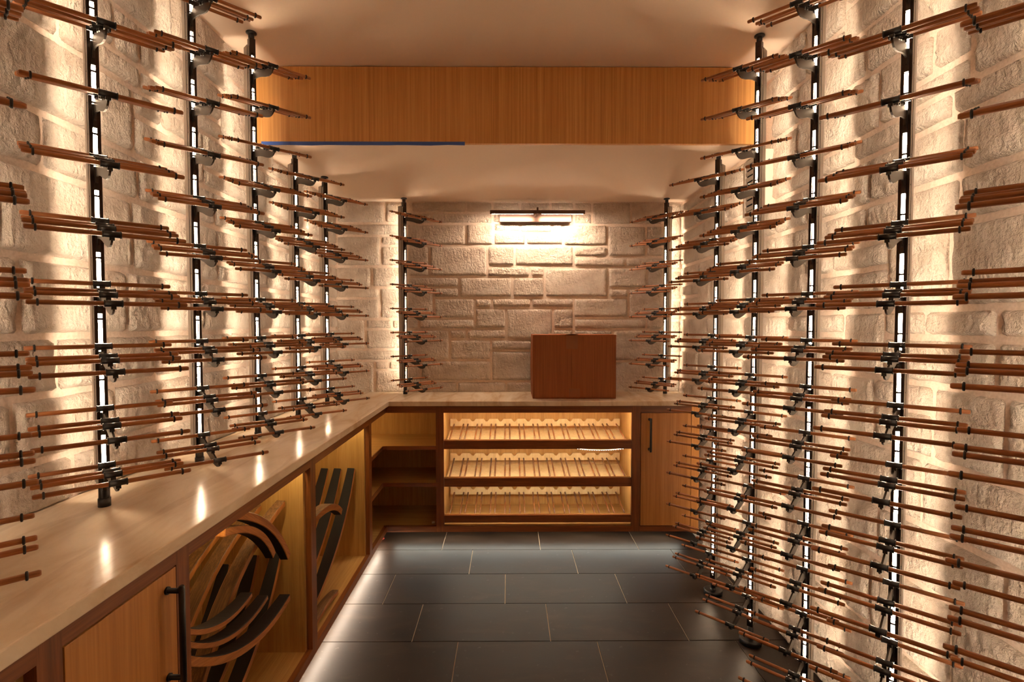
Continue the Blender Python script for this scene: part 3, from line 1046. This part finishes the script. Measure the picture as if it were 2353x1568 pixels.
# ------------------------------------------------------------------ carton
bx0, bx1, by0, by1, bz1 = .153, .690, 3.302, 3.575, 1.327
t = thing('cardboard_box', 'brown taped cardboard carton standing on the worktop below the picture light', 'box', ((bx0 + bx1) / 2, (by0 + by1) / 2, ZC))
w, d_, h = (bx1 - bx0), (by1 - by0), bz1 - ZC
mb = MB()
NX, NZ = 14, 10
# carton body: slightly bulging faces, one grid per side
for (o0, ux, uz, nrm, sag_) in (((-w / 2, -d_ / 2, 0), (w, 0, 0), (0, 0, h), (0, -1, 0), .006), ((w / 2, d_ / 2, 0), (-w, 0, 0), (0, 0, h), (0, 1, 0), .004),
                                ((-w / 2, d_ / 2, 0), (0, -d_, 0), (0, 0, h), (-1, 0, 0), .009), ((w / 2, -d_ / 2, 0), (0, d_, 0), (0, 0, h), (1, 0, 0), .006),
                                ((-w / 2, -d_ / 2, h), (w, 0, 0), (0, d_, 0), (0, 0, 1), .004), ((-w / 2, d_ / 2, 0), (w, 0, 0), (0, -d_, 0), (0, 0, -1), 0.0)):
    n = len(mb.v)
    o0, ux, uz, nrm = map(Vector, (o0, ux, uz, nrm))
    for j in range(NZ + 1):
        for i in range(NX + 1):
            u, v_ = i / NX, j / NZ
            b_ = sag_ * 16 * u * (1 - u) * v_ * (1 - v_)
            mb.v.append(tuple(o0 + ux * u + uz * v_ + nrm * b_))
    for j in range(NZ):
        for i in range(NX):
            q = n + j * (NX + 1) + i
            mb.face((q, q + 1, q + NX + 2, q + NX + 1), 0, True)
mb.build('carton', M['cardboard'], t)
# flaps on the front: one board each, meeting on a seam, and the tape over them
yy = -d_ / 2
MB().box(-w / 2 + .012, -.008 - .012, yy - .0085, yy - .0055, .008, h - .004).build('flap', M['cardboard'], t)
MB().box(-.006 - .012, w / 2 - .006, yy - .0085, yy - .0055, .008, h - .012).build('flap', M['cardboard'], t)
MB().box(-.055, .02, yy - .0092, yy - .0086, h - .09, h - .004).box(-.055, .02, yy - .0092, yy + .09, h + .0042, h + .0048).build('tape', M['tape'], t)
MB().box(-.035, .035, yy - .0092, yy - .0086, .01, .066).build('tape', M['tape'], t)

# ------------------------------------------------------------------ wall vent on the right wall
vy0, vy1, vz0, vz1 = 2.375, 2.605, 1.93, 2.20
t = thing('wall_vent', 'off-white louvred air vent set in the right stone wall', 'vent', (1.182, (vy0 + vy1) / 2, vz0))
w, h = vy1 - vy0, vz1 - vz0
mb = MB()
mb.box(-.004, .05, -w / 2, -w / 2 + .022, 0, h).box(-.004, .05, w / 2 - .022, w / 2, 0, h)
mb.box(-.004, .05, -w / 2 + .022, w / 2 - .022, 0, .02).box(-.004, .05, -w / 2 + .022, w / 2 - .022, h - .02, h)
mb.box(-.004, .05, -.012, .012, .02, h - .02)
mb.build('frame', M['vent'], t, bevel=.002)
MB().box(.007, .009, -w / 2 + .02, w / 2 - .02, .018, h - .018).build('shade_backing', M['dark'], t)  # dark sheet that paints the shade seen between the louvres
nsl = 8
for k in range(nsl):
    z = .02 + (h - .04) * (k + .5) / nsl
    for s in (-1, 1):
        ya, yb2 = (s * (w / 2 - .022), s * .012)
        # slat leaning down into the wall
        sl = MB()
        hh = (h - .04) / nsl
        sl.prism([(hh * .30, -.003), (hh * .30, .0), (-hh * .30, .004), (-hh * .34, .001)], 1, min(ya, yb2), max(ya, yb2))
        sl.build('louvre', M['vent'], t, (0, 0, z))

# ------------------------------------------------------------------ loose strip of dots hanging below the top display shelf
a = px(1325, 1031, 1, FACE_Y + .03); b = px(1434, 1031, 1, FACE_Y + .03)
t = thing('light_rope', 'loose strip of white light dots sagging below the top bottle shelf', 'led strip', (a.x, a.y, a.z - .006))
mb = MB(); N = 20
pts = []
for i in range(N + 1):
    s = i / N
    pts.append(Vector(((b.x - a.x) * s, 0, -.010 * (1 - (2 * s - 1) ** 2) + .004)))
for i in range(N):
    q, w_ = pts[i], pts[i + 1]
    n = len(mb.v)
    mb.v += [(q.x, -.004, q.z + .001), (q.x, .004, q.z + .001), (w_.x, .004, w_.z + .001), (w_.x, -.004, w_.z + .001),
             (q.x, -.004, q.z + .002), (q.x, .004, q.z + .002), (w_.x, .004, w_.z + .002), (w_.x, -.004, w_.z + .002)]
    mb.face((n, n + 1, n + 2, n + 3)); mb.face((n + 4, n + 7, n + 6, n + 5)); mb.face((n, n + 3, n + 7, n + 4)); mb.face((n + 1, n + 5, n + 6, n + 2))
mb.build('tape_strip', M['vent'], t)
ME_DOT = MB().box(-.0017, .0017, -.0042, .003, -.0012, .001).mesh('light_dot', M['led_dot'])
for i in range(0, N):
    place('light_dot', ME_DOT, t, (pts[i] + pts[i + 1]) / 2)

# ------------------------------------------------------------------ bits of litter
def scrap(p, r, mat, label):
    mb = MB(); n, m_ = 8, 6
    for j in range(m_ + 1):
        th = math.pi * j / m_
        for i in range(n):
            an = 2 * math.pi * i / n
            k = r * (1 + .45 * noise.noise(Vector((math.cos(an) * 2 + p.x * 9, math.sin(an) * 2, th * 1.7))))
            mb.v.append((k * math.sin(th) * math.cos(an), k * math.sin(th) * math.sin(an), r * .6 + .6 * k * math.cos(th)))
    for j in range(m_):
        for i in range(n):
            k = (i + 1) % n
            mb.face((j * n + i, (j + 1) * n + i, (j + 1) * n + k, j * n + k))
    return tag(mb.build('paper_scrap', mat, None, p), label, 'litter')


scrap(px(996, 1203, 2, ZB), .012, plain('white_paper', (214, 200, 180), .8), 'small crumpled white scrap on the bottom of the corner cabinet')
scrap(px(879, 1240, 2, 0.0), .011, plain('red_wrapper', (176, 70, 62), .5), 'tiny red wrapper scrap on the floor below the corner cabinet')
